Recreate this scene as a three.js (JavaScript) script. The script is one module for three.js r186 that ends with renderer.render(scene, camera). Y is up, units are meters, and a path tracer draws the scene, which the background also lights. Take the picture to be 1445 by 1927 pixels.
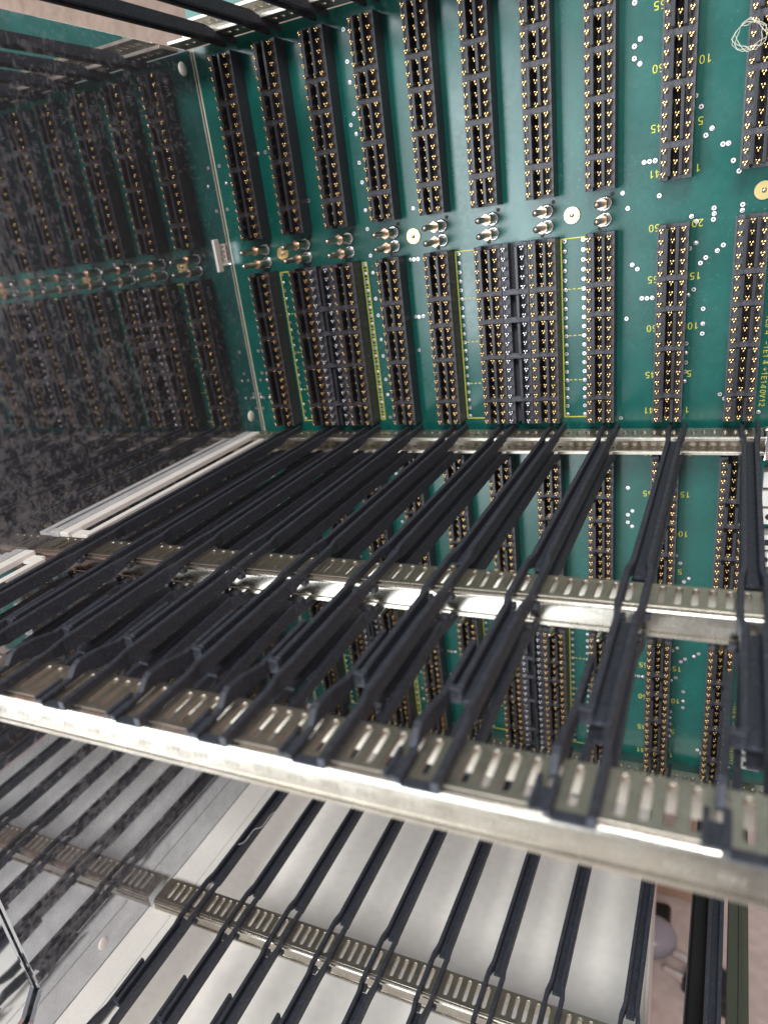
import * as THREE from 'three';
import { mergeGeometries, toCreasedNormals } from 'three/addons/utils/BufferGeometryUtils.js';
import { RoundedBoxGeometry } from 'three/addons/geometries/RoundedBoxGeometry.js';
import { FontLoader } from 'three/addons/loaders/FontLoader.js';
import { RectAreaLightUniformsLib } from 'three/addons/lights/RectAreaLightUniformsLib.js';

// ---------------------------------------------------------------- camera, light, exposure
RectAreaLightUniformsLib.init();
const scene = new THREE.Scene();
const MM = 0.001;
const W = 1445, H = 1927, F = 1365.26;
const camera = new THREE.PerspectiveCamera(2 * Math.atan(H / 2 / F) * 180 / Math.PI, W / H, 0.005, 20);
camera.position.set(15.18 * MM, 58.15 * MM, 216.46 * MM);
{ const r = new THREE.Vector3(-0.430254, 0.455206, -0.035457), a = r.length(); camera.quaternion.setFromAxisAngle(r.normalize(), a); }
// the photograph is a slightly off-centre crop: principal point at (694, 1023)
camera.setViewOffset(W, H, W / 2 - 694.0, H / 2 - 1023.3, W, H);
camera.focus = 0.18;
camera.userData.fStop = 19;
camera.updateProjectionMatrix();

const renderer = new THREE.WebGLRenderer({ antialias: true });
renderer.setSize(767, 1024);
renderer.toneMapping = THREE.LinearToneMapping;
renderer.toneMappingExposure = 1.0;
renderer.shadowMap.enabled = true;
// the dim room round the cage
scene.background = new THREE.Color().setRGB(0.34, 0.34, 0.35);

// a tall room window in front and to the side, and an added overhead light
function lightPane(name, label, pos, target, w, h, rgb, power) {
  const c = new THREE.Color().setRGB(...rgb);
  const pane = new THREE.Mesh(new THREE.BoxGeometry(w, h, 0.01), new THREE.MeshStandardMaterial({ color: 0x222222, roughness: 1, emissive: c, emissiveIntensity: 0.5 }));
  pane.name = name; pane.position.set(...pos); pane.lookAt(...target); scene.add(pane);
  pane.userData = { label, category: 'window' };
  const l = new THREE.RectAreaLight(c, power, w, h);
  const d = new THREE.Vector3(...target).sub(new THREE.Vector3(...pos)).normalize().multiplyScalar(0.02);
  l.position.set(...pos).add(d); l.lookAt(...target); scene.add(l);
}
lightPane('window_pane', 'tall bright daylight window lighting the cage from its open front', [-1.05, -0.2, 1.75], [-0.06, -0.02, 0], 1.35, 1.65, [0.87, 0.945, 1.0], 12.5);
lightPane('added_overhead_light', 'added bright overhead light panel above the open front of the cage', [0.1, 0.9, 1.05], [-0.06, -0.06, 0.06], 0.44, 0.44, [1.0, 0.975, 0.94], 29);  // overhead area light added for flange and box; its source is unseen

// ---------------------------------------------------------------- helpers
let seed = 7;
const rnd = () => { seed = (seed * 1664525 + 1013904223) >>> 0; return seed / 4294967296; };
const taken = {};
const numbered = (n) => { taken[n] = (taken[n] ?? -1) + 1; return taken[n] ? n + '_' + String(taken[n]).padStart(3, '0') : n; };
const lin = (r, g, b) => new THREE.Color().setRGB(r, g, b);
function shade(o) { o.traverse((m) => { if (m.isMesh) { m.castShadow = true; m.receiveShadow = true; } }); return o; }
function thing(name, label, category, group, pos = [0, 0, 0]) {
  const o = new THREE.Group(); o.name = numbered(name); o.position.set(pos[0] * MM, pos[1] * MM, pos[2] * MM);
  o.userData = { label, category }; if (group) o.userData.group = group; scene.add(o); return o;
}
function mesh(name, geo, mat, parent) { const m = new THREE.Mesh(geo, mat); m.name = name; m.castShadow = m.receiveShadow = true; (parent ?? scene).add(m); return m; }
function copy(o, pos, label) {
  const c = o.clone(); c.name = numbered(o.name.replace(/_\d{3}$/, '')); c.userData = { ...o.userData }; if (label) c.userData.label = label;
  c.position.set(pos[0] * MM, pos[1] * MM, pos[2] * MM); scene.add(c); return c;
}
const plain = (g) => { const n = g.index ? g.toNonIndexed() : g; for (const k of Object.keys(n.attributes)) if (!['position', 'normal', 'uv'].includes(k)) n.deleteAttribute(k); return n; };
const merge = (list) => mergeGeometries(list.map(plain), false);
// uv in units of `tile` millimetres, by the dominant face direction (also scales mm to metres)
function finish(g, tile = 20) {
  g = plain(g); if (!g.attributes.normal) g.computeVertexNormals();
  const p = g.attributes.position, n = g.attributes.normal, uv = new Float32Array(p.count * 2);
  for (let i = 0; i < p.count; i += 3) {
    let ax = 0, ay = 0, az = 0;
    for (let k = 0; k < 3; k++) { ax += Math.abs(n.getX(i + k)); ay += Math.abs(n.getY(i + k)); az += Math.abs(n.getZ(i + k)); }
    for (let k = 0; k < 3; k++) {
      const x = p.getX(i + k), y = p.getY(i + k), z = p.getZ(i + k);
      const [u, v] = ax >= ay && ax >= az ? [z, y] : ay >= az ? [x, z] : [x, y];
      uv[(i + k) * 2] = u / tile; uv[(i + k) * 2 + 1] = v / tile;
    }
  }
  g.setAttribute('uv', new THREE.BufferAttribute(uv, 2));
  g.scale(MM, MM, MM); return g;
}
const box = (x0, x1, y0, y1, z0, z1) => new THREE.BoxGeometry(x1 - x0, y1 - y0, z1 - z0).translate((x0 + x1) / 2, (y0 + y1) / 2, (z0 + z1) / 2);
const rbox = (x0, x1, y0, y1, z0, z1, r = 0.2) => new RoundedBoxGeometry(x1 - x0, y1 - y0, z1 - z0, 1, r).translate((x0 + x1) / 2, (y0 + y1) / 2, (z0 + z1) / 2);
const cyl = (r0, r1, z0, z1, seg = 14, x = 0, y = 0) => new THREE.CylinderGeometry(r1, r0, z1 - z0, seg).rotateX(Math.PI / 2).translate(x, y, (z0 + z1) / 2);
// a bar along z whose chamfered section changes from station to station: [z, x0, x1, y0, y1]
function strip(st, c = 0.18) {
  const sec = (s) => { const [z, x0, x1, y0, y1] = s; return [[x0, y0, z], [x1, y0, z], [x1, y1 - c, z], [x1 - c, y1, z], [x0 + c, y1, z], [x0, y1 - c, z]]; };
  const v = []; const quad = (a, b, d, e) => v.push(...a, ...b, ...d, ...a, ...d, ...e);
  for (let i = 0; i + 1 < st.length; i++) { const A = sec(st[i]), B = sec(st[i + 1]); for (let k = 0; k < 6; k++) { const j = (k + 1) % 6; quad(A[j], A[k], B[k], B[j]); } }
  const cap = (s, f) => { const A = sec(s); for (let k = 1; k < 5; k++) f ? v.push(...A[0], ...A[k], ...A[k + 1]) : v.push(...A[0], ...A[k + 1], ...A[k]); };
  cap(st[0], false); cap(st[st.length - 1], true);
  const g = new THREE.BufferGeometry(); g.setAttribute('position', new THREE.Float32BufferAttribute(v, 3)); g.computeVertexNormals();
  g.setAttribute('uv', new THREE.Float32BufferAttribute(new Float32Array(v.length / 3 * 2), 2)); return g;
}

// ---------------------------------------------------------------- textures
function hash(x, y, s) { let h = (x * 374761393 + y * 668265263 + s * 2246822519) | 0; h = Math.imul(h ^ (h >>> 13), 1274126177); return ((h ^ (h >>> 16)) >>> 0) / 4294967296; }
function vnoise(x, y, per, s) {      // periodic value noise
  const xi = Math.floor(x), yi = Math.floor(y), fx = x - xi, fy = y - yi, u = fx * fx * (3 - 2 * fx), v = fy * fy * (3 - 2 * fy), m = (a) => ((a % per) + per) % per;
  const a = hash(m(xi), m(yi), s), b = hash(m(xi + 1), m(yi), s), c = hash(m(xi), m(yi + 1), s), d = hash(m(xi + 1), m(yi + 1), s);
  return a + (b - a) * u + (c - a) * v + (a - b - c + d) * u * v;
}
function tex(n, fn, srgb = false) {
  const d = new Uint8Array(n * n * 4);
  for (let j = 0; j < n; j++) for (let i = 0; i < n; i++) { const c = fn(i / n, j / n, i, j); for (let k = 0; k < 3; k++) d[(j * n + i) * 4 + k] = Math.max(0, Math.min(255, c[k] * 255)); d[(j * n + i) * 4 + 3] = 255; }
  const t = new THREE.DataTexture(d, n, n, THREE.RGBAFormat); t.wrapS = t.wrapT = THREE.RepeatWrapping; t.magFilter = THREE.LinearFilter; t.minFilter = THREE.LinearMipmapLinearFilter; t.generateMipmaps = true;
  if (srgb) t.colorSpace = THREE.SRGBColorSpace; t.needsUpdate = true; return t;
}
// specks of dust scattered over a tile; amount per tile
function speckField(n, count, rmin, rmax, s) {
  const f = new Float32Array(n * n); seed = s;
  for (let k = 0; k < count; k++) {
    const cx = rnd() * n, cy = rnd() * n, r = rmin + (rmax - rmin) * rnd() ** 3, a = 0.3 + 0.7 * rnd(), el = 0.5 + rnd(), R = Math.ceil(r * 2);
    for (let y = -R; y <= R; y++) for (let x = -R; x <= R; x++) { const q = Math.hypot(x * el, y / el) / r; if (q < 1) { const i = ((Math.floor(cy) + y + n) % n) * n + ((Math.floor(cx) + x + n) % n); f[i] = Math.max(f[i], a * (1 - q * q)); } }
  }
  return f;
}
const dustA = speckField(512, 900, 0.8, 3.2, 11), dustB = speckField(1024, 5200, 0.7, 3.0, 23);
const plasticMap = tex(512, (u, v, i, j) => { const n = vnoise(u * 24, v * 24, 24, 1) * 0.35 + vnoise(u * 90, v * 90, 90, 2) * 0.25; const d = dustA[j * 512 + i]; const b = 0.165 + n * 0.15 + d * 0.45; return [b * 0.88, b * 0.96, b * 1.14]; }, true);
const plasticRough = tex(256, (u, v) => { const n = 0.42 + vnoise(u * 30, v * 30, 30, 5) * 0.2 + vnoise(u * 100, v * 100, 100, 6) * 0.12; return [n, n, n]; });
const grain = tex(512, (u, v) => { const n = vnoise(u * 170, v * 170, 170, 8) * 0.6 + vnoise(u * 60, v * 60, 60, 9) * 0.4; return [n, n, n]; });
const boardMap = tex(1024, (u, v, i, j) => {
  const n = vnoise(u * 14, v * 14, 14, 3), m = vnoise(u * 60, v * 60, 60, 4), w = (Math.sin(u * Math.PI * 2 * 170) + Math.sin(v * Math.PI * 2 * 170)) * 0.008;
  const clump = Math.max(0, vnoise(u * 5, v * 5, 5, 31) - 0.36) * 2.6, d = dustB[j * 1024 + i] * clump;
  const k = 0.9 + n * 0.16 + m * 0.06 + w; return [0.05 * k + d * 0.5, 0.325 * k + d * 0.3, 0.298 * k + d * 0.32];
}, true);
const boardRough = tex(512, (u, v) => { const n = 0.2 + vnoise(u * 9, v * 9, 9, 12) * 0.08 + vnoise(u * 120, v * 120, 120, 13) * 0.04; return [n, n, n]; });
const metalRough = tex(512, (u, v) => { const n = 0.34 + vnoise(u * 10, v * 40, 40, 14) * 0.08 + vnoise(u * 120, v * 120, 120, 15) * 0.06; return [n, n, n]; });
const faceRough = tex(512, (u, v) => { const n = 0.2 + vnoise(u * 10, v * 40, 40, 14) * 0.07 + vnoise(u * 120, v * 120, 120, 15) * 0.04; return [n, n, n]; });
const metalMap = tex(512, (u, v) => { const n = vnoise(u * 20, v * 20, 20, 16) * 0.05 + vnoise(u * 90, v * 90, 90, 17) * 0.05; return [0.78 - n, 0.755 - n, 0.71 - n]; }, true);
// tarnish on the polished side panel: blotches with an outline of their own
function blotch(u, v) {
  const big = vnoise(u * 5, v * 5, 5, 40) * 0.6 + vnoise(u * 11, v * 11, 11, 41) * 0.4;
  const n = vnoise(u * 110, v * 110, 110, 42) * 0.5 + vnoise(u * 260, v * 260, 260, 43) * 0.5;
  const frontBias = Math.min(1, Math.max(0, (u - 0.18) / 0.4)) * 0.2 - 0.12;      // more of the spots towards the open front
  const s = Math.max(0, Math.min(1, (n - 0.5 + (big - 0.5) * 0.5 + frontBias) * 2.8));
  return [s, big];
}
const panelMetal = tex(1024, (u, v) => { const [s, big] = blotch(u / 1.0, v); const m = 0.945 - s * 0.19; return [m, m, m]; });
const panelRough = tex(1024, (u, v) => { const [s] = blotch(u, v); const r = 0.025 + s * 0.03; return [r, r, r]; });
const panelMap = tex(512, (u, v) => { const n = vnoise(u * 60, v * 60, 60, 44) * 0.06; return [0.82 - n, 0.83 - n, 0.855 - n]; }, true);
const plasterMap = tex(512, (u, v) => { const n = vnoise(u * 12, v * 12, 12, 50) * 0.08 + vnoise(u * 70, v * 70, 70, 51) * 0.07; return [0.97 - n, 0.91 - n, 0.86 - n]; }, true);
const paperMap = tex(512, (u, v) => { const n = vnoise(u * 6, v * 6, 6, 52) * 0.03 + vnoise(u * 120, v * 120, 120, 53) * 0.03; return [0.93 - n, 0.925 - n, 0.91 - n]; }, true);
const floorMap = tex(512, (u, v) => { const n = vnoise(u * 8, v * 8, 8, 54) * 0.1 + vnoise(u * 140, v * 140, 140, 55) * 0.08; return [0.86 - n, 0.81 - n, 0.795 - n]; }, true);
const brownMap = tex(512, (u, v) => { const n = vnoise(u * 10, v * 10, 10, 56) * 0.1 + vnoise(u * 50, v * 50, 50, 57) * 0.06, o = Math.max(0, vnoise(u * 4, v * 4, 4, 58) - 0.72) * 1.2; return [0.72 - n, 0.58 - n - o * 0.1, 0.54 - n - o * 0.4]; }, true);

const std = (o) => new THREE.MeshStandardMaterial(o);
const M = {
  plastic: std({ map: plasticMap, roughnessMap: plasticRough, roughness: 1, bumpMap: grain, bumpScale: 0.00006 }),
  housing: std({ color: lin(0.05, 0.049, 0.062), roughness: 0.34, bumpMap: grain, bumpScale: 0.00004 }),
  rib: std({ color: lin(0.016, 0.018, 0.024), roughness: 0.36 }),
  gold: std({ color: lin(0.92, 0.62, 0.27), metalness: 1, roughness: 0.25 }),
  silver: std({ color: lin(0.82, 0.83, 0.85), metalness: 1, roughness: 0.25 }),
  board: new THREE.MeshPhysicalMaterial({ map: boardMap, roughnessMap: boardRough, roughness: 1, ior: 1.56 }),
  boardEdge: std({ color: lin(0.45, 0.44, 0.34), roughness: 0.7 }),
  yellow: std({ color: lin(0.72, 0.64, 0.05), roughness: 0.6 }),
  solder: std({ color: lin(0.8, 0.82, 0.83), metalness: 0.85, roughness: 0.35 }),
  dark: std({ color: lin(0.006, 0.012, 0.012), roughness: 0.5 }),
  brass: std({ color: lin(0.83, 0.66, 0.3), metalness: 1, roughness: 0.3 }),
  copper: std({ color: lin(0.78, 0.5, 0.36), metalness: 1, roughness: 0.32 }),
  steel: std({ color: lin(0.6, 0.57, 0.53), metalness: 1, roughness: 0.3 }),
  rail: std({ map: metalMap, roughnessMap: metalRough, roughness: 1, metalness: 1 }),
  railFace: std({ map: metalMap, color: lin(0.9, 0.9, 0.9), roughnessMap: faceRough, roughness: 1, metalness: 1 }),
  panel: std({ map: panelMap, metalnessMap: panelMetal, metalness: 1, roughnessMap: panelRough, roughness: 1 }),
  chrome: std({ color: lin(0.88, 0.9, 0.92), metalness: 1, roughness: 0.06 }),
  whitePaint: std({ map: paperMap, roughness: 0.42 }),
  nylon: std({ color: lin(0.8, 0.79, 0.74), roughness: 0.4 }),
  cream: std({ color: lin(0.72, 0.69, 0.6), roughness: 0.5 }),
  paper: std({ map: paperMap, roughness: 0.75 }),
  print: std({ color: lin(0.22, 0.205, 0.17), roughness: 0.6 }),
  plaster: std({ map: plasterMap, roughness: 0.95, bumpMap: grain, bumpScale: 0.0012 }),
  floor: std({ map: floorMap, roughness: 0.75 }),
  brown: std({ map: brownMap, roughness: 0.85 }),
  black: std({ color: lin(0.008, 0.008, 0.01), roughness: 0.35 }),
  greyPlastic: std({ color: lin(0.3, 0.3, 0.36), roughness: 0.3 }),
  terminal: std({ color: lin(0.5, 0.49, 0.46), roughness: 0.55 }),
  wood: std({ color: lin(0.38, 0.27, 0.2), roughness: 0.7 }),
  olive: std({ color: lin(0.1, 0.11, 0.085), metalness: 0.6, roughness: 0.4 }),
  white: std({ color: lin(0.75, 0.75, 0.78), roughness: 0.4 }),
  glue: new THREE.MeshPhysicalMaterial({ color: lin(0.8, 0.78, 0.66), roughness: 0.3, transmission: 0.4 }),
};

// ---------------------------------------------------------------- the setting
const room = (name, geo, mat) => { const m = mesh(name, finish(geo, 600), mat); m.userData.kind = 'structure'; return m; };
room('table_top', box(-900, 720, -440, -420, -900, 480), M.floor);
room('plaster_wall', box(-640, -600, -420, 1400, -1600, 380), M.plaster);
room('brown_wall', box(760, 800, -420, 1400, -900, 900), M.brown);

// ---------------------------------------------------------------- slots
const SLOT = { '-2': 33.02, '-1': 17.78, 0: 0 };
for (let i = 1; i <= 8; i++) SLOT[i] = -17.78 - 15.24 * (i - 1);
const slots = (a, b) => { const r = []; for (let i = a; i <= b; i++) r.push(SLOT[i]); return r; };
const TIER = 121.92;
const PZ = -1.2;             // front face of the boards

// ---------------------------------------------------------------- backplanes
const font = await new FontLoader().loadAsync('fonts/droid/droid_sans_mono_regular.typeface.json');
function word(t, x, y, h, turn = Math.PI, z = 0) {
  const g = new THREE.ShapeGeometry(font.generateShapes(t, h), 3); g.computeBoundingBox(); const b = g.boundingBox;
  g.translate(-(b.min.x + b.max.x) / 2, -(b.min.y + b.max.y) / 2, 0).rotateZ(turn).translate(x, y, z); return g;
}
const P25 = 2.54, GROUPS = [[0, 3], [3, 5], [8, 4], [12, 3], [15, 5]];   // first contact and count, from the bottom
const housingGeo = (() => {
  // solid foot, two outer banks that carry the outer contact columns, and cross bars between the groups; between the banks the body is open down to the foot
  const parts = [box(-3.7, 3.7, -1.3, 49.56, PZ, 1.2), box(-3.7, -1.7, -1.3, 49.56, 1.2, 4.3), box(1.7, 3.7, -1.3, 49.56, 1.2, 4.3), box(-3.7, -3.3, -1.3, 49.56, 4.3, 4.7), box(3.3, 3.7, -1.3, 49.56, 4.3, 4.7)];
  for (const [s, n] of GROUPS) { const y = (s + n - 0.5) * P25; if (s + n < 20) parts.push(box(-1.7, 1.7, y - 0.72, y + 0.72, 1.2, 4.3), box(-3.3, 3.3, y - 0.72, y + 0.72, 4.3, 4.75)); }
  return finish(merge(parts), 12);
})();
const ribGeo = {}; for (const n of [3, 4, 5]) ribGeo[n] = finish(rbox(-0.42, 0.42, -0.5, (n - 1) * P25 + 0.5, 1.1, 7.6, 0.12), 12);
function contactSet(cols) {
  const one = (a, r, dz) => new THREE.CylinderGeometry(0.17, 0.2, 5.2 + dz, 5).rotateX(Math.PI / 2).translate(Math.cos(a) * r, Math.sin(a) * r, 3.7 + dz / 2);
  const ball = (a, r, dz) => new THREE.SphereGeometry(0.265, 8, 6).scale(1, 1, 0.35).translate(Math.cos(a) * r, Math.sin(a) * r, 6.35 + dz);
  const tulip = merge([0.5, 2.6, 4.7].flatMap((a, k) => [one(a, 0.36, k * 0.12), ball(a, 0.38, k * 0.12)]));
  const l = []; for (let i = 0; i < 20; i++) for (const c of cols) l.push(tulip.clone().translate(c * 2.6, i * P25, c ? 0 : -1.1));
  return finish(merge(l), 12);
}
const contacts3 = contactSet([-1, 0, 1]), contacts2 = contactSet([-1, 1]);
const markGeo = finish(merge([word('eby', 0, 0, 1.9, 0), word('7/795', 6.6, 0.8, 0.95, 0), word('10-03', 7.2, -0.7, 0.8, 0)]), 12);
function connector(parent, x, y, silver) {
  const c = new THREE.Group(); c.name = 'connector'; c.position.set(x * MM, y * MM, 0); parent.add(c);
  mesh('housing', housingGeo, M.housing, c);
  for (const [s, n] of GROUPS) for (const k of [-1, 1]) {
    if (silver && k < 0) continue;
    const r = mesh('rib', ribGeo[n], M.rib, c); r.position.set(k * 1.3 * MM, s * P25 * MM, 0);
  }
  const t = mesh('contacts', silver ? contacts2 : contacts3, silver ? M.silver : M.gold, c); t.userData.kind = 'stuff';
  const m = mesh('print', markGeo, M.white, c); m.rotation.set(0, -Math.PI / 2, 0); m.rotation.order = 'YXZ';
  m.rotation.set(0, -Math.PI / 2, -Math.PI / 2); m.position.set(-3.76 * MM, 45 * MM, 1.6 * MM);
  return c;
}
const VIAS = [[-7.8,64.6],[-6.5,64.6],[-5.2,64.6],[-12.9,58.2],[-11.6,54.4],[-4,56.4],[3.8,50.6],[5,49.3],[8.9,51.9],[9,50.6],[8.9,49.3],[15.3,51.9],[15.3,50.6],[12.6,62],[14,59.5],[5.1,44.2],[3.7,43],[11.5,43],[10.2,41.8],[7.6,40.4],[6.4,39.2],[-10.3,40.4],[-9,39.2],[5.1,32.8],[3.8,31.5],[-7.7,31.6],[-6.4,31.5],[-5.1,31.5],[-11.6,26.5],[7.6,27.7],[7.7,23.9],[7.7,21.3],[3.9,18.9],[3.9,16.4],[4,13.8],[3.9,11.3],[3.9,8.7],[12.9,4.8],[14.1,3.6],[22.6,-.3],[-12.8,-1.5],[-10.6,98.8],[-9.2,91.3],[-10.5,90],[-10.5,87.5],[-9.2,86.2],[3.6,77.2],[4.9,74.7],[7.5,69.7],[6.2,68.4],[10.1,65.9],[11.3,65.9],[-86.7,109.2],[-86.7,101.6],[-86.6,96.6],[-86.5,88.8],[-87.9,86.2],[-86.6,83.7],[-86.7,76.2],[-86.5,71],[-86.5,63.4],[-86.6,58.2],[-86.6,50.6],[-120.6,83.8],[-118,83.8],[-135.8,82.6],[-134.4,77.4],[-135.8,69.9],[-105.3,68.5],[-73.8,48.2],[-72.5,48.1],[-71.2,48.1],[-71.2,62],[-73.8,31.5],[-72.6,31.4],[-71.2,31.5],[-73.8,21.3],[-134,24.2],[-86.5,45.6],[-86.6,37.9],[-86.4,32.8],[-86.4,25.3],[-86.4,20.1],[-86.4,12.5],[-86.4,7.4],[-86.4,-.2],[-134.1,16.5],[-132.7,14],[-135.3,14.1],[-136.6,9.1],[-136.4,7.8],[-135.3,7.7],[-136.5,3.9],[-132.8,7.7]];
function backplane(label) {
  const t = thing('backplane', label, 'circuit board', 'green boards stacked one above another');
  const b = mesh('board', finish(box(-137.7, 60, -5.6, 114.6, PZ - 2.4, PZ), 110), M.board, t);
  mesh('edge', finish(box(-137.75, -137.25, -5.4, 114.4, PZ - 2.3, PZ + 0.04), 20), M.boardEdge, t);
  for (const x of slots(-1, 8)) { connector(t, x, 0); connector(t, x, 60.96); }
  connector(t, (SLOT[2] + SLOT[3]) / 2, 0, true); connector(t, (SLOT[6] + SLOT[7]) / 2, 0, true);
  // plated holes; flat dark discs paint the shade inside them
  const pads = [], ring = [], pin = [], vias = VIAS.map(([x, y], i) => [x, y, i % 3 === 0]);
  for (let i = 0; i < 20; i++) for (const x of [-119.2, -89, -58.5, -28, -23]) if (x !== -119.2 || i !== 3) vias.push([x, i * P25 - 0.1, i % 2 === 0]);
  for (const [x, y, filled] of vias) {
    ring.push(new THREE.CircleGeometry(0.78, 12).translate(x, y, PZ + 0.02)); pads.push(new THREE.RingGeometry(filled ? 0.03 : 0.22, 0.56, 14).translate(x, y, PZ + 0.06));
    if (filled) pads.push(new THREE.SphereGeometry(0.42, 10, 5, 0, Math.PI * 2, 0, Math.PI / 2).rotateX(Math.PI / 2).scale(1, 1, 0.5).translate(x, y, PZ + 0.06));
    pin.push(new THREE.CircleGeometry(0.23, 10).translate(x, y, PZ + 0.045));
  }
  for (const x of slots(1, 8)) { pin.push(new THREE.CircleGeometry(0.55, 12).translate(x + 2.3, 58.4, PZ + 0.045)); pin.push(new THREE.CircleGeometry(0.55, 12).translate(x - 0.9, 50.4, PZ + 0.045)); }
  for (const [n, l, m] of [['via_surround', ring, M.dark], ['via_hole_shade_disc', pin, M.dark], ['via_pad', pads, M.solder]]) mesh(n, finish(merge(l), 12), m, t).userData.kind = 'stuff';
  // yellow print
  const ink = [], line = (x0, y0, x1, y1, w = 0.26) => ink.push(x0 === x1 ? box(x0 - w / 2, x0 + w / 2, y0, y1, PZ, PZ + 0.05) : box(x0, x1, y0 - w / 2, y0 + w / 2, PZ, PZ + 0.05));
  for (const [x, x1] of [[-119.8, -112.6], [-59.35, -52], [-28.9, -21.6]]) { line(x, -0.9, x, 48.8); line(x, 48.8, x1, 48.8); line(x, -0.9, x1, -0.9); for (const k of [5, 10, 15]) for (let d = 0; d < 4; d++) line(x + 1.6 + d * 1.35, (19.5 - k - 0.5) * P25, x + 2.4 + d * 1.35, 0, 0.24); }
  line(-21.6, -0.9, -21.6, 48.8);
  line(-89.7, -0.9, -89.7, 48.9); line(-88.3, -0.9, -88.3, 48.9); line(-89.7, -0.9, -88.3, 0); line(-89.7, 48.9, -88.3, 0);
  for (let i = 0; i < 19; i++) line(-89.7, i * P25 + 1.1, -88.3, 0, 0.2);
  for (const yr of [0, 60.96]) {
    for (const [n, i] of [[1, 0], [5, 4], [10, 9], [15, 14], [20, 19]]) { ink.push(word(String(n), 4.9 + (n > 5 ? 0.4 : 0), yr + i * P25 + 0.6, 1.75, Math.PI, PZ + 0.05)); ink.push(word(String(n + 40), -5.0, yr + i * P25 + 0.6, 1.75, Math.PI, PZ + 0.05)); }
    for (const [s, y] of [['-1E8', 24], ['4', 20.6], ['-1E1', 16.4], ['4', 13], ['+1E1', 9.6], ['4', 6.6], ['0V', 4.6], ['12', 2.2]]) ink.push(word(s, 23.2, yr + y, 1.35, -Math.PI / 2, PZ + 0.05));
  }
  mesh('silkscreen', finish(merge(ink), 12), M.yellow, t);
  for (const x of [-117.3, -71.8, -25.8, 19.7]) {
    const w = mesh('brass_washer', finish(new THREE.CylinderGeometry(2.1, 2.1, 0.6, 24).rotateX(Math.PI / 2), 12), M.brass, t); w.position.set(x * MM, 54.5 * MM, (PZ + 0.3) * MM);
    mesh('rivet', finish(new THREE.SphereGeometry(0.62, 12, 6, 0, Math.PI * 2, 0, Math.PI / 2).rotateX(Math.PI / 2).translate(0, 0, 0.3), 12), M.steel, w);
  }
  for (const x of slots(1, 8)) for (const y of [56.3, 52.4]) {
    const p = new THREE.Group(); p.name = 'power_pin'; p.position.set((x + 0.5) * MM, y * MM, PZ * MM); t.add(p);
    mesh('flange', pinGeo[0], M.silver, p); mesh('sleeve', pinGeo[1], M.steel, p); mesh('nut', pinGeo[2], M.copper, p); mesh('tip', pinGeo[3], M.steel, p);
  }
  for (const [y, k] of [[40, 0], [26.5, 1], [21.5, 0], [12.5, 1], [6.5, 0], [104, 0], [98.5, 0], [93.2, 1], [85.4, 0], [80, 1], [73, 0], [67, 0]]) {
    const b = mesh('terminal_block', termGeo, M.terminal, t); b.position.set(28.2 * MM, y * MM, 0); mesh('terminal_hole_shade', k ? termHoleShadeB : termHoleShadeA, M.black, b);  // black plates on the face paint the shade of the openings
  }
  return t;
}
const pinGeo = [
  finish(new THREE.TorusGeometry(1.5, 0.38, 6, 20).translate(0, 0, 0.25), 12), finish(cyl(1.25, 1.25, 0, 5.2, 16), 12),
  finish(cyl(1.5, 1.5, 4.9, 6.5, 6), 12), finish(new THREE.LatheGeometry([[0, 6.4], [0.82, 6.4], [0.82, 13.6], [0.66, 14.2], [0.35, 14.5], [0, 14.6]].map(([a, b]) => new THREE.Vector2(a, b)), 14).rotateX(Math.PI / 2), 12)];
const termGeo = finish(rbox(-3.2, 3.2, -2.3, 2.3, PZ, 4, 0.3), 12), termHoleShadeA = finish(box(-1.6, -0.2, -0.9, 0.9, 3.8, 4.06), 12), termHoleShadeB = finish(cyl(0.9, 0.9, 3.8, 4.06, 16, -1.1, 0), 12);
const bpA = backplane('green backplane board above the middle shelf with rows of black connectors');
const bpB = copy(bpA, [0, -TIER, 0], 'green backplane board below the middle shelf, seen between its card guides');
// the board of the next tier up: only its bare lower margin shows
{
  const t = thing('backplane', 'bare green board margin showing above the uppermost guide rail', 'circuit board', 'green boards stacked one above another');
  mesh('board', finish(box(-137.7, 60, 116.6, 170, PZ - 2.4, PZ), 110), M.board, t);
  mesh('silkscreen', finish(merge([-120, -90, -60, -30].flatMap((x) => [word('10', x, 121, 1.7, Math.PI, PZ + 0.05), word('-1E1', x + 5, 122.5, 1.4, Math.PI, PZ + 0.05)])), 12), M.yellow, t);
}

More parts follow.
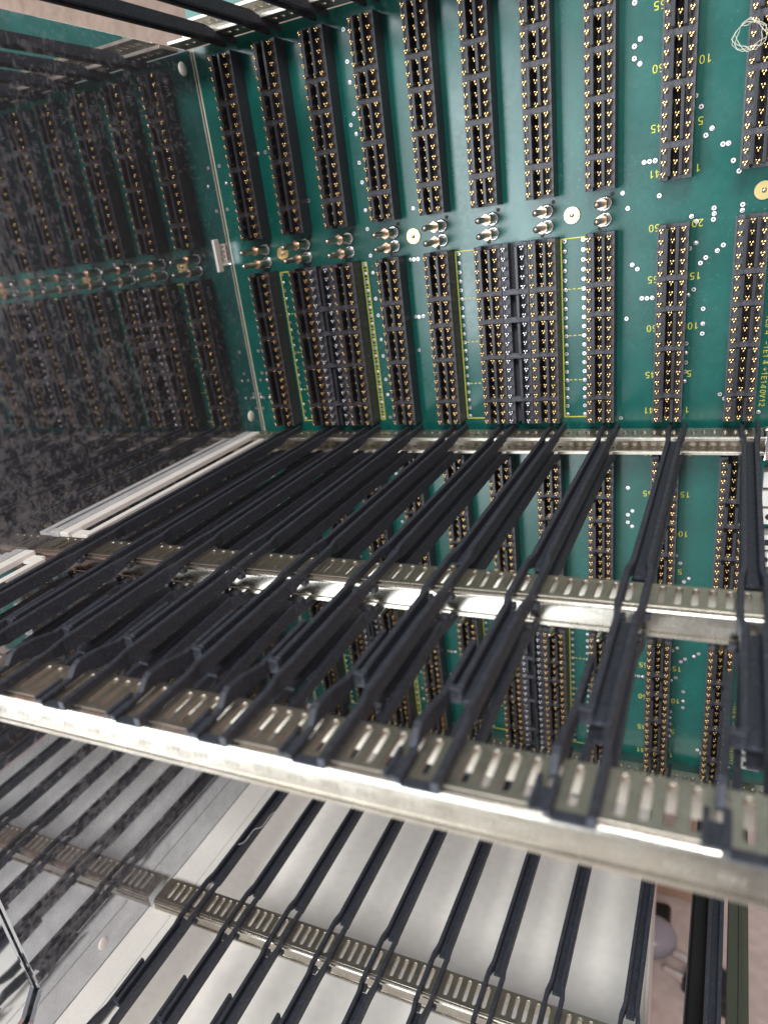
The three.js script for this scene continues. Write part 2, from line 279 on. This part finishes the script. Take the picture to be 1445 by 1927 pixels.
// ---------------------------------------------------------------- polished side panel with its rivets
const PX = -138;
{
  const t = thing('mirror_panel', 'polished metal side panel, smudged, mirroring the green board and guides', 'metal panel');
  const s = new THREE.Shape(); const pt = [[-3.5, -127], [156, -127], [156, -121], [151, -119.5], [145.8, -113.9], [145.8, 114], [-3.5, 114]];
  pt.forEach(([z, y], i) => i ? s.lineTo(z, y) : s.moveTo(z, y)); s.closePath();
  const cut = new THREE.Path(); [[-1, 53.2], [6, 53.2], [6, 60], [-1, 60]].forEach(([z, y], i) => i ? cut.lineTo(z, y) : cut.moveTo(z, y)); cut.closePath(); s.holes.push(cut);
  const g = new THREE.ExtrudeGeometry(s, { depth: 1.1, bevelEnabled: true, bevelSize: 0.15, bevelThickness: 0.15, bevelSegments: 2 }).rotateY(-Math.PI / 2).translate(PX - 0.15, 0, 0);
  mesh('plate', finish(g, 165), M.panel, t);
  for (const [y, z] of [[108.9, 5.2], [2.6, 4.9], [-11.3, 8], [-120.5, 125.7], [-118, 4.9]]) {
    const r = mesh('rivet', rivetGeo(), M.nylon, t); r.position.set(PX * MM, y * MM, z * MM);
  }
  function rivetGeo() { return finish(merge([new THREE.SphereGeometry(1.9, 18, 8, 0, Math.PI * 2, 0, Math.PI / 2).scale(1, 0.28, 1).rotateZ(-Math.PI / 2)]), 12); }
  const c = thing('plastic_clip', 'white plastic clip set in a cut-out of the polished side panel', 'clip');
  mesh('plate', finish(rbox(PX - 0.9, PX + 0.5, 51.4, 61.4, 4.6, 7.4, 0.25), 12), M.nylon, c);
  mesh('body', finish(rbox(PX - 8, PX - 2.6, 53.4, 60, -1, 4.6, 0.25), 12), M.cream, c);
  for (let i = 0; i < 4; i++) mesh('rib', finish(rbox(PX - 2.8, PX - 1.7, 53.8 + i * 1.6, 54.7 + i * 1.6, -0.8, 4.6, 0.15), 12), M.nylon, c);
  const f = thing('chrome_strip', 'bright chromed frame strip behind the front edge of the side panel', 'frame');
  mesh('strip', finish(rbox(PX - 3.4, PX - 2.2, -135, 114, 130, 190, 0.3), 60), M.chrome, f);
}

// ---------------------------------------------------------------- perforated rails
const RX0 = -136.5, RX1 = 46;
const hx = (x) => { for (const k of Object.keys(SLOT)) if (Math.abs(x - (SLOT[k] + 2.5)) < 3.4) return true; return false; };
function slotted(z0, z1, w, y, th, everyHole, hole = [0.5, 0.5]) {
  const s = new THREE.Shape(); s.moveTo(RX0, z0); s.lineTo(RX1, z0); s.lineTo(RX1, z1); s.lineTo(RX0, z1); s.closePath();
  const r = w / 2, zc0 = z0 + hole[0] + r, zc1 = z1 - hole[1] - r;
  for (let k = -58; k < 20; k++) {
    const x = 7.16 + k * 2.54; if (x < RX0 + 2 || x > RX1 - 2) continue; if (!everyHole && hx(x)) continue;
    const p = new THREE.Path(); p.absarc(x, zc1, r, 0, Math.PI, false); p.absarc(x, zc0, r, Math.PI, Math.PI * 2, false); p.closePath(); s.holes.push(p);
  }
  return new THREE.ExtrudeGeometry(s, { depth: th, bevelEnabled: true, bevelSize: 0.07, bevelThickness: 0.08, bevelSegments: 1, curveSegments: 5 }).rotateX(Math.PI / 2).translate(0, y, 0);
}
// extrude z axis -> x: build by hand so that orientation is certain
function foldBar(y, z, r, drop, th = 0.9) {
  const pts = [[z - r, y], ...[0.2, 0.4, 0.6, 0.8, 1].map((k) => [z - r + r * Math.sin(k * Math.PI / 2), y - r + r * Math.cos(k * Math.PI / 2)]), [z, y - drop + 0.12], [z + 0.32, y - drop], [z + 0.32, y - drop - 0.7], [z - 0.6, y - drop - 0.7], [z - th, y - drop + 0.6], [z - th, y - r], [z - r, y - th]];
  const s = new THREE.Shape(); pts.forEach(([a, b], i) => i ? s.lineTo(-a, b) : s.moveTo(-a, b)); s.closePath();
  return toCreasedNormals(new THREE.ExtrudeGeometry(s, { depth: RX1 - RX0, bevelEnabled: false, steps: 1 }).rotateY(Math.PI / 2).translate(RX0, 0, 0), 0.6);
}
function channelRail(kind, label, y, z0, z1, group, numbers) {
  const t = thing('perforated_rail', label, 'metal rail', group);
  mesh('slotted_plate', finish(slotted(z0, z1, 1.25, y, 0.8, true, kind === 'rear' ? [2.4, 2.4] : [0.8, 1.1]), 40), M.rail, t);
  if (kind === 'rear') {
    mesh('front_edge', finish(rbox(RX0, RX1, y - 0.95, y + 0.1, z1 + 0.05, z1 + 0.75, 0.2), 40), M.rail, t);
    mesh('web', finish(box(RX0, RX1, y - 4.0, y - 0.85, z0 + 0.3, z0 + 1.1), 40), M.rail, t);
    mesh('slotted_plate', finish(slotted(z0 + 0.4, z1, 1.25, y - 3.9, 0.8, true, [3.9, 2.2]), 40), M.rail, t);
    mesh('front_edge', finish(rbox(RX0, RX1, y - 4.85, y - 3.8, z1 + 0.05, z1 + 0.75, 0.2), 40), M.rail, t);
  } else {
    mesh('folded_face', finish(foldBar(y + 0.02, z1 + 1.1, 1.1, kind === 'front' ? 5 : 4.2), 40), M.railFace, t);
    mesh('back_face', finish(box(RX0, RX1, y - 4.4, y - 0.9, z0 + 0.05, z0 + 0.85), 40), M.rail, t);
    if (numbers) { const g = []; for (let k = 0; k < 30; k++) { const x = -126.4 + k * 5.18; g.push(word(String(180 + 20 * k), x, y - 3.0, 1.15, Math.PI, z1 + 1.14)); } mesh('printed_scale', finish(merge(g), 20), M.print, t); }
  }
  return t;
}
const SH = -3.5, LOW = -123.8, TOP = 118.4;
channelRail('rear', 'double slotted metal rail along the board behind the middle shelf', SH, 3.2, 11.6, 'slotted cage rails');
channelRail('mid', 'slotted metal rail with folded face halfway along the middle shelf', SH, 98, 105.8, 'slotted cage rails');
channelRail('front', 'slotted metal rail with printed scale at the front of the middle shelf', SH, 145.8, 154.4, 'slotted cage rails', true);
channelRail('rear', 'double slotted metal rail along the foot of the lower board', LOW, 3.2, 11.6, 'slotted cage rails');
channelRail('mid', 'slotted metal rail with folded face crossing above the white box', LOW, 98, 105.8, 'slotted cage rails');
channelRail('rear', 'double slotted metal rail along the head of the upper board', TOP, 3.2, 11.6, 'slotted cage rails');

// ---------------------------------------------------------------- white flanges at the foot of the side panel
function flange(label, y, z0, z1, slotGap) {
  const t = thing('side_flange', label, 'flange', 'white flanges along the side panel');
  if (slotGap) {
    mesh('outer_bar', finish(rbox(PX + 0.1, PX + 3.2, y - 0.9, y + 0.6, z0, z1, 0.2), 60), M.whitePaint, t);
    mesh('inner_bar', finish(rbox(PX + 6.6, PX + 8.6, y - 1.3, y - 0.2, z0 + 2, z1 - 1, 0.2), 60), M.whitePaint, t);
    for (const [a, b] of [[z0 + 0.5, z0 + 4], [z1 - 4.5, z1 - 1]]) mesh('tie', finish(box(PX + 3.0, PX + 6.8, y - 1.2, y - 0.5, a, b), 60), M.whitePaint, t);
  } else {
    mesh('plate', finish(rbox(PX + 0.1, PX + 15.5, y - 1.1, y, z0, z1, 0.3), 60), M.whitePaint, t);
    mesh('lip', finish(rbox(PX + 8.2, PX + 9.3, y - 0.1, y + 0.45, z0 + 1, z1 - 1, 0.2), 60), M.whitePaint, t);
  }
}
flange('slotted white flange of middle shelf between the rear and halfway rails', -3.4, 6, 97, true);
flange('slotted white flange of middle shelf between the halfway and front rails', -3.4, 107.6, 145, true);
flange('plain white flange above the box between the rear and halfway rails', -126, 14, 97.4, false);
flange('plain white flange above the box in front of the halfway rail', -126, 107.6, 156, false);

// ---------------------------------------------------------------- card guides
const guideGeo = (() => {
  const T = 1.75, B = -1.15;                // top and bottom of the walls against the top of the rails
  const near = [[0.2, 13.4], [95.6, 109.2], [144.4, 157]];
  const st = (side, zs) => zs.map((z) => {
    let open = 0; for (const [a, b] of near) { const m = 3.2; open = Math.max(open, Math.min(1, Math.max(0, Math.min((z - (a - m)) / m, ((b + m) - z) / m)))); }
    const c = 1.35 + 0.55 * open, y0 = open >= 1 ? 0.12 : B + (open * 0.9), x0 = side > 0 ? c - 0.5 : -c - 0.5; return [z, x0, x0 + 1.0, y0, T];
  });
  const zl = [2.5, 13.3, 13.5, 16.6, 92.4, 95.5, 95.7, 109.1, 109.3, 112.4, 124, 136.5];
  const zr = [2.5, 13.3, 13.5, 16.6, 92.4, 95.5, 95.7, 109.1, 109.3, 112.4, 141.2, 144.3, 144.5, 156.2];
  const floorBar = (a, b) => strip([[a, -1.0, 1.0, B - 0.02, -0.5], [a + 3, -1.0, 1.0, B - 0.02, -0.2], [b - 3, -1.0, 1.0, B - 0.02, -0.2], [b, -1.0, 1.0, B - 0.02, -0.5]], 0.1);
  const left = finish(strip(st(-1, zl)), 20), right = finish(strip(st(1, zr)), 20);
  const fl1 = finish(floorBar(14, 94.6), 20), fl2 = finish(floorBar(111, 137), 20);
  // the sprung lead-in fin beside the front end of one wall, its post and its foot
  const fin = finish(strip([[124.5, -3.75, -2.85, -0.6, 1.5], [136, -3.75, -2.85, -1.1, 1.35], [138.5, -3.85, -2.9, -1.2, 1.25], [143, -3.95, -2.95, -0.9, 2.3], [146.8, -4.1, -3.0, 0.1, 2.7], [147.9, -4.1, -3.0, 0.1, 2.3], [149.6, -4.1, -3.0, 0.1, 0.7]], 0.16), 20);
  const web = finish(rbox(-3.0, -1.0, -1.2, 1.3, 136, 137.2, 0.2), 20);
  const foot = finish(merge([rbox(-5.3, -2.6, 0.08, 0.42, 151.4, 155.2, 0.12), rbox(-5.3, -4.6, 0.3, 0.8, 149.8, 155.6, 0.16), rbox(-3.4, -2.5, 0.3, 1.1, 149.8, 156.2, 0.2), rbox(-2.6, 2.2, 0.08, 0.42, 154.6, 156.3, 0.12)]), 20);
  const tab = finish(merge([rbox(-2.2, -0.5, -1.2, 0.2, 108.8, 110.6, 0.2), rbox(2.0, 3.2, -1.0, 0.05, 107.6, 109.2, 0.2)]), 20);
  const right2 = finish(strip(st(1, zr.slice(0, 10).concat([145]))), 20), left2 = finish(strip(st(-1, zl.slice(0, 10).concat([145]))), 20);
  return { left, right, left2, right2, fl1, fl2, fin, web, foot, tab };
})();
function guide(label, group, flip, front = true) {
  const t = thing('card_guide', label, 'card guide', group);
  const body = [mesh('wall', front ? guideGeo.left : guideGeo.left2, M.plastic, t), mesh('wall', front ? guideGeo.right : guideGeo.right2, M.plastic, t), mesh('channel_floor', guideGeo.fl1, M.plastic, t), mesh('channel_floor', guideGeo.fl2, M.plastic, t), mesh('clip', guideGeo.tab, M.plastic, t)];
  if (front) body.push(mesh('lead_in_fin', guideGeo.fin, M.plastic, t), mesh('web', guideGeo.web, M.plastic, t), mesh('foot', guideGeo.foot, M.plastic, t));
  if (flip) t.rotation.z = Math.PI;
  return t;
}
const GX = 2.9;
function row(list, y, label, group, flip) {
  let first; const nth = ['outermost', 'second', 'third', 'fourth', 'fifth', 'sixth', 'seventh', 'eighth', 'ninth', 'tenth', 'eleventh'];
  for (const x of [...list].reverse()) {
    const i = [...list].reverse().indexOf(x); if (!first) { first = guide(label, group, flip, !flip); first.position.set((x + GX) * MM, y * MM, 0); first.userData.label = label + (i ? `, ${nth[i]} from the mirror panel` : ', next to the mirror panel'); } else { const c = copy(first, [x + GX, y, 0], label + `, ${nth[i]} from the mirror panel`); c.rotation.copy(first.rotation); } }
}
row(slots(-2, 8), SH + 0.02, 'black grooved card guide on top of middle shelf', 'card guides on the middle shelf', false);
row(slots(-2, 8), SH - 4.72, 'black card guide hung beneath middle shelf', 'card guides hung under the middle shelf', true);
row(slots(-2, 8), LOW + 0.02, 'black grooved card guide above white box', 'card guides above the white box', false);
row(slots(3, 8), TOP - 4.72, 'black card guide hung under uppermost rail', 'card guides hung under the uppermost rail', true);

// ---------------------------------------------------------------- what stands under and beside the cage
{
  const b = thing('white_box', 'large plain white box standing under the cage', 'box', null, [0, -420, 0]);
  const m = mesh('body', finish(rbox(-420, 0, 0, 270, -260, 330, 2), 200), M.paper, b); b.rotation.y = 0.055; b.position.x = 0.5 * MM;
  const lid = mesh('lid_edge', finish(rbox(-421, 1, 255, 268, -261, 331, 1.5), 200), M.paper, b);
  const k = thing('black_bar', 'glossy black bar running beneath the guides beside the white box', 'bar');
  mesh('body', finish(rbox(14.4, 19.4, -152, -132, -10, 190, 1.2), 30), M.black, k);
  mesh('cap', finish(cyl(6, 6, 12, 14, 28, 20.5, -138), 30), M.wood, k);
  const o = thing('metal_strip', 'dull olive metal strip lying between the outermost guides', 'metal strip');
  mesh('base', finish(rbox(23.6, 28.6, -126.6, -125.2, 12, 190, 0.3), 30), M.olive, o); mesh('ridge', finish(rbox(26.2, 26.9, -125.4, -124.6, 12, 190, 0.2), 30), M.olive, o);
  const p = thing('power_plug', 'black mains plug with two shiny prongs lying on the floor', 'plug', null, [22, -420, -138]);
  mesh('body', finish(rbox(-4, 24, 0, 18, -12, 12, 5), 30), M.black, p);
  for (const z of [-6, 8]) mesh('prong', finish(new THREE.CapsuleGeometry(2.6, 14, 4, 10).rotateZ(Math.PI / 2).translate(-12, 10, z), 30), M.chrome, p);
  mesh('prong_collar', finish(rbox(-8, -3, 3, 16, -12, 12, 2), 30), M.black, p); p.rotation.y = -0.35;
  const a = thing('adapter', 'rounded grey plastic adapter with dark base on the floor', 'adapter', null, [-9, -420, -163]);
  mesh('cover', finish(new THREE.SphereGeometry(14, 28, 14).scale(1.1, 0.8, 1.1).translate(0, 8, 2), 30), M.greyPlastic, a); mesh('base', finish(rbox(-26, 10, 0, 14, -24, -4, 3), 30), M.black, a);
  const w = thing('wooden_crate', 'small slatted wooden crate on the floor behind the adapter', 'crate', null, [-2, -420, -215]);
  for (let i = 0; i < 4; i++) mesh('slat', finish(rbox(-40, 16, 4 + i * 17, 18 + i * 17, 10, 14, 1), 60), M.wood, w);
  for (const x of [-38, 12]) mesh('post', finish(rbox(x, x + 5, 0, 72, 4, 10, 1), 60), M.wood, w);
}
// small loose things
function thread(name, label, pts, r, mat) {
  const g = new THREE.TubeGeometry(new THREE.CatmullRomCurve3(pts.map((p) => new THREE.Vector3(...p))), 60, r, 5);
  const m = mesh(name, finish(g, 10), mat); m.userData = { label, category: name.split('_')[0] }; return m;
}
thread('fibre', 'thin pale curled fibre caught on a guide above the white box', [[-116, -121.6, 62], [-117, -120.4, 67], [-118, -121.4, 72], [-119.4, -121, 74], [-120.3, -121.8, 79], [-121.4, -121.6, 81]], 0.09, M.white);
{
  const pts = []; for (let i = 0; i < 40; i++) { const a = i * 0.62; pts.push([14.4 + Math.cos(a) * (3 + Math.sin(i * 1.7) * 0.8), 86 + Math.sin(a) * (2.6 + Math.cos(i * 2.3) * 0.7), 8.2 + Math.sin(i) * 0.4]); }
  thread('glue_strand', 'tangled loop of clear dried glue stuck to a connector', pts, 0.075, M.glue);
  const s = thing('standoff', 'small silvery standoff pin beside the last guide on the rear rail', 'standoff', null, [24.6, SH, 7]);
  mesh('shaft', finish(new THREE.CylinderGeometry(0.8, 0.8, 8, 14).translate(0, -2, 4.6), 12), M.silver, s); mesh('head', finish(new THREE.SphereGeometry(1.1, 14, 8).scale(1, 0.7, 1).translate(0, 2, 4.6), 12), M.silver, s);
}

shade(scene);
renderer.render(scene, camera);
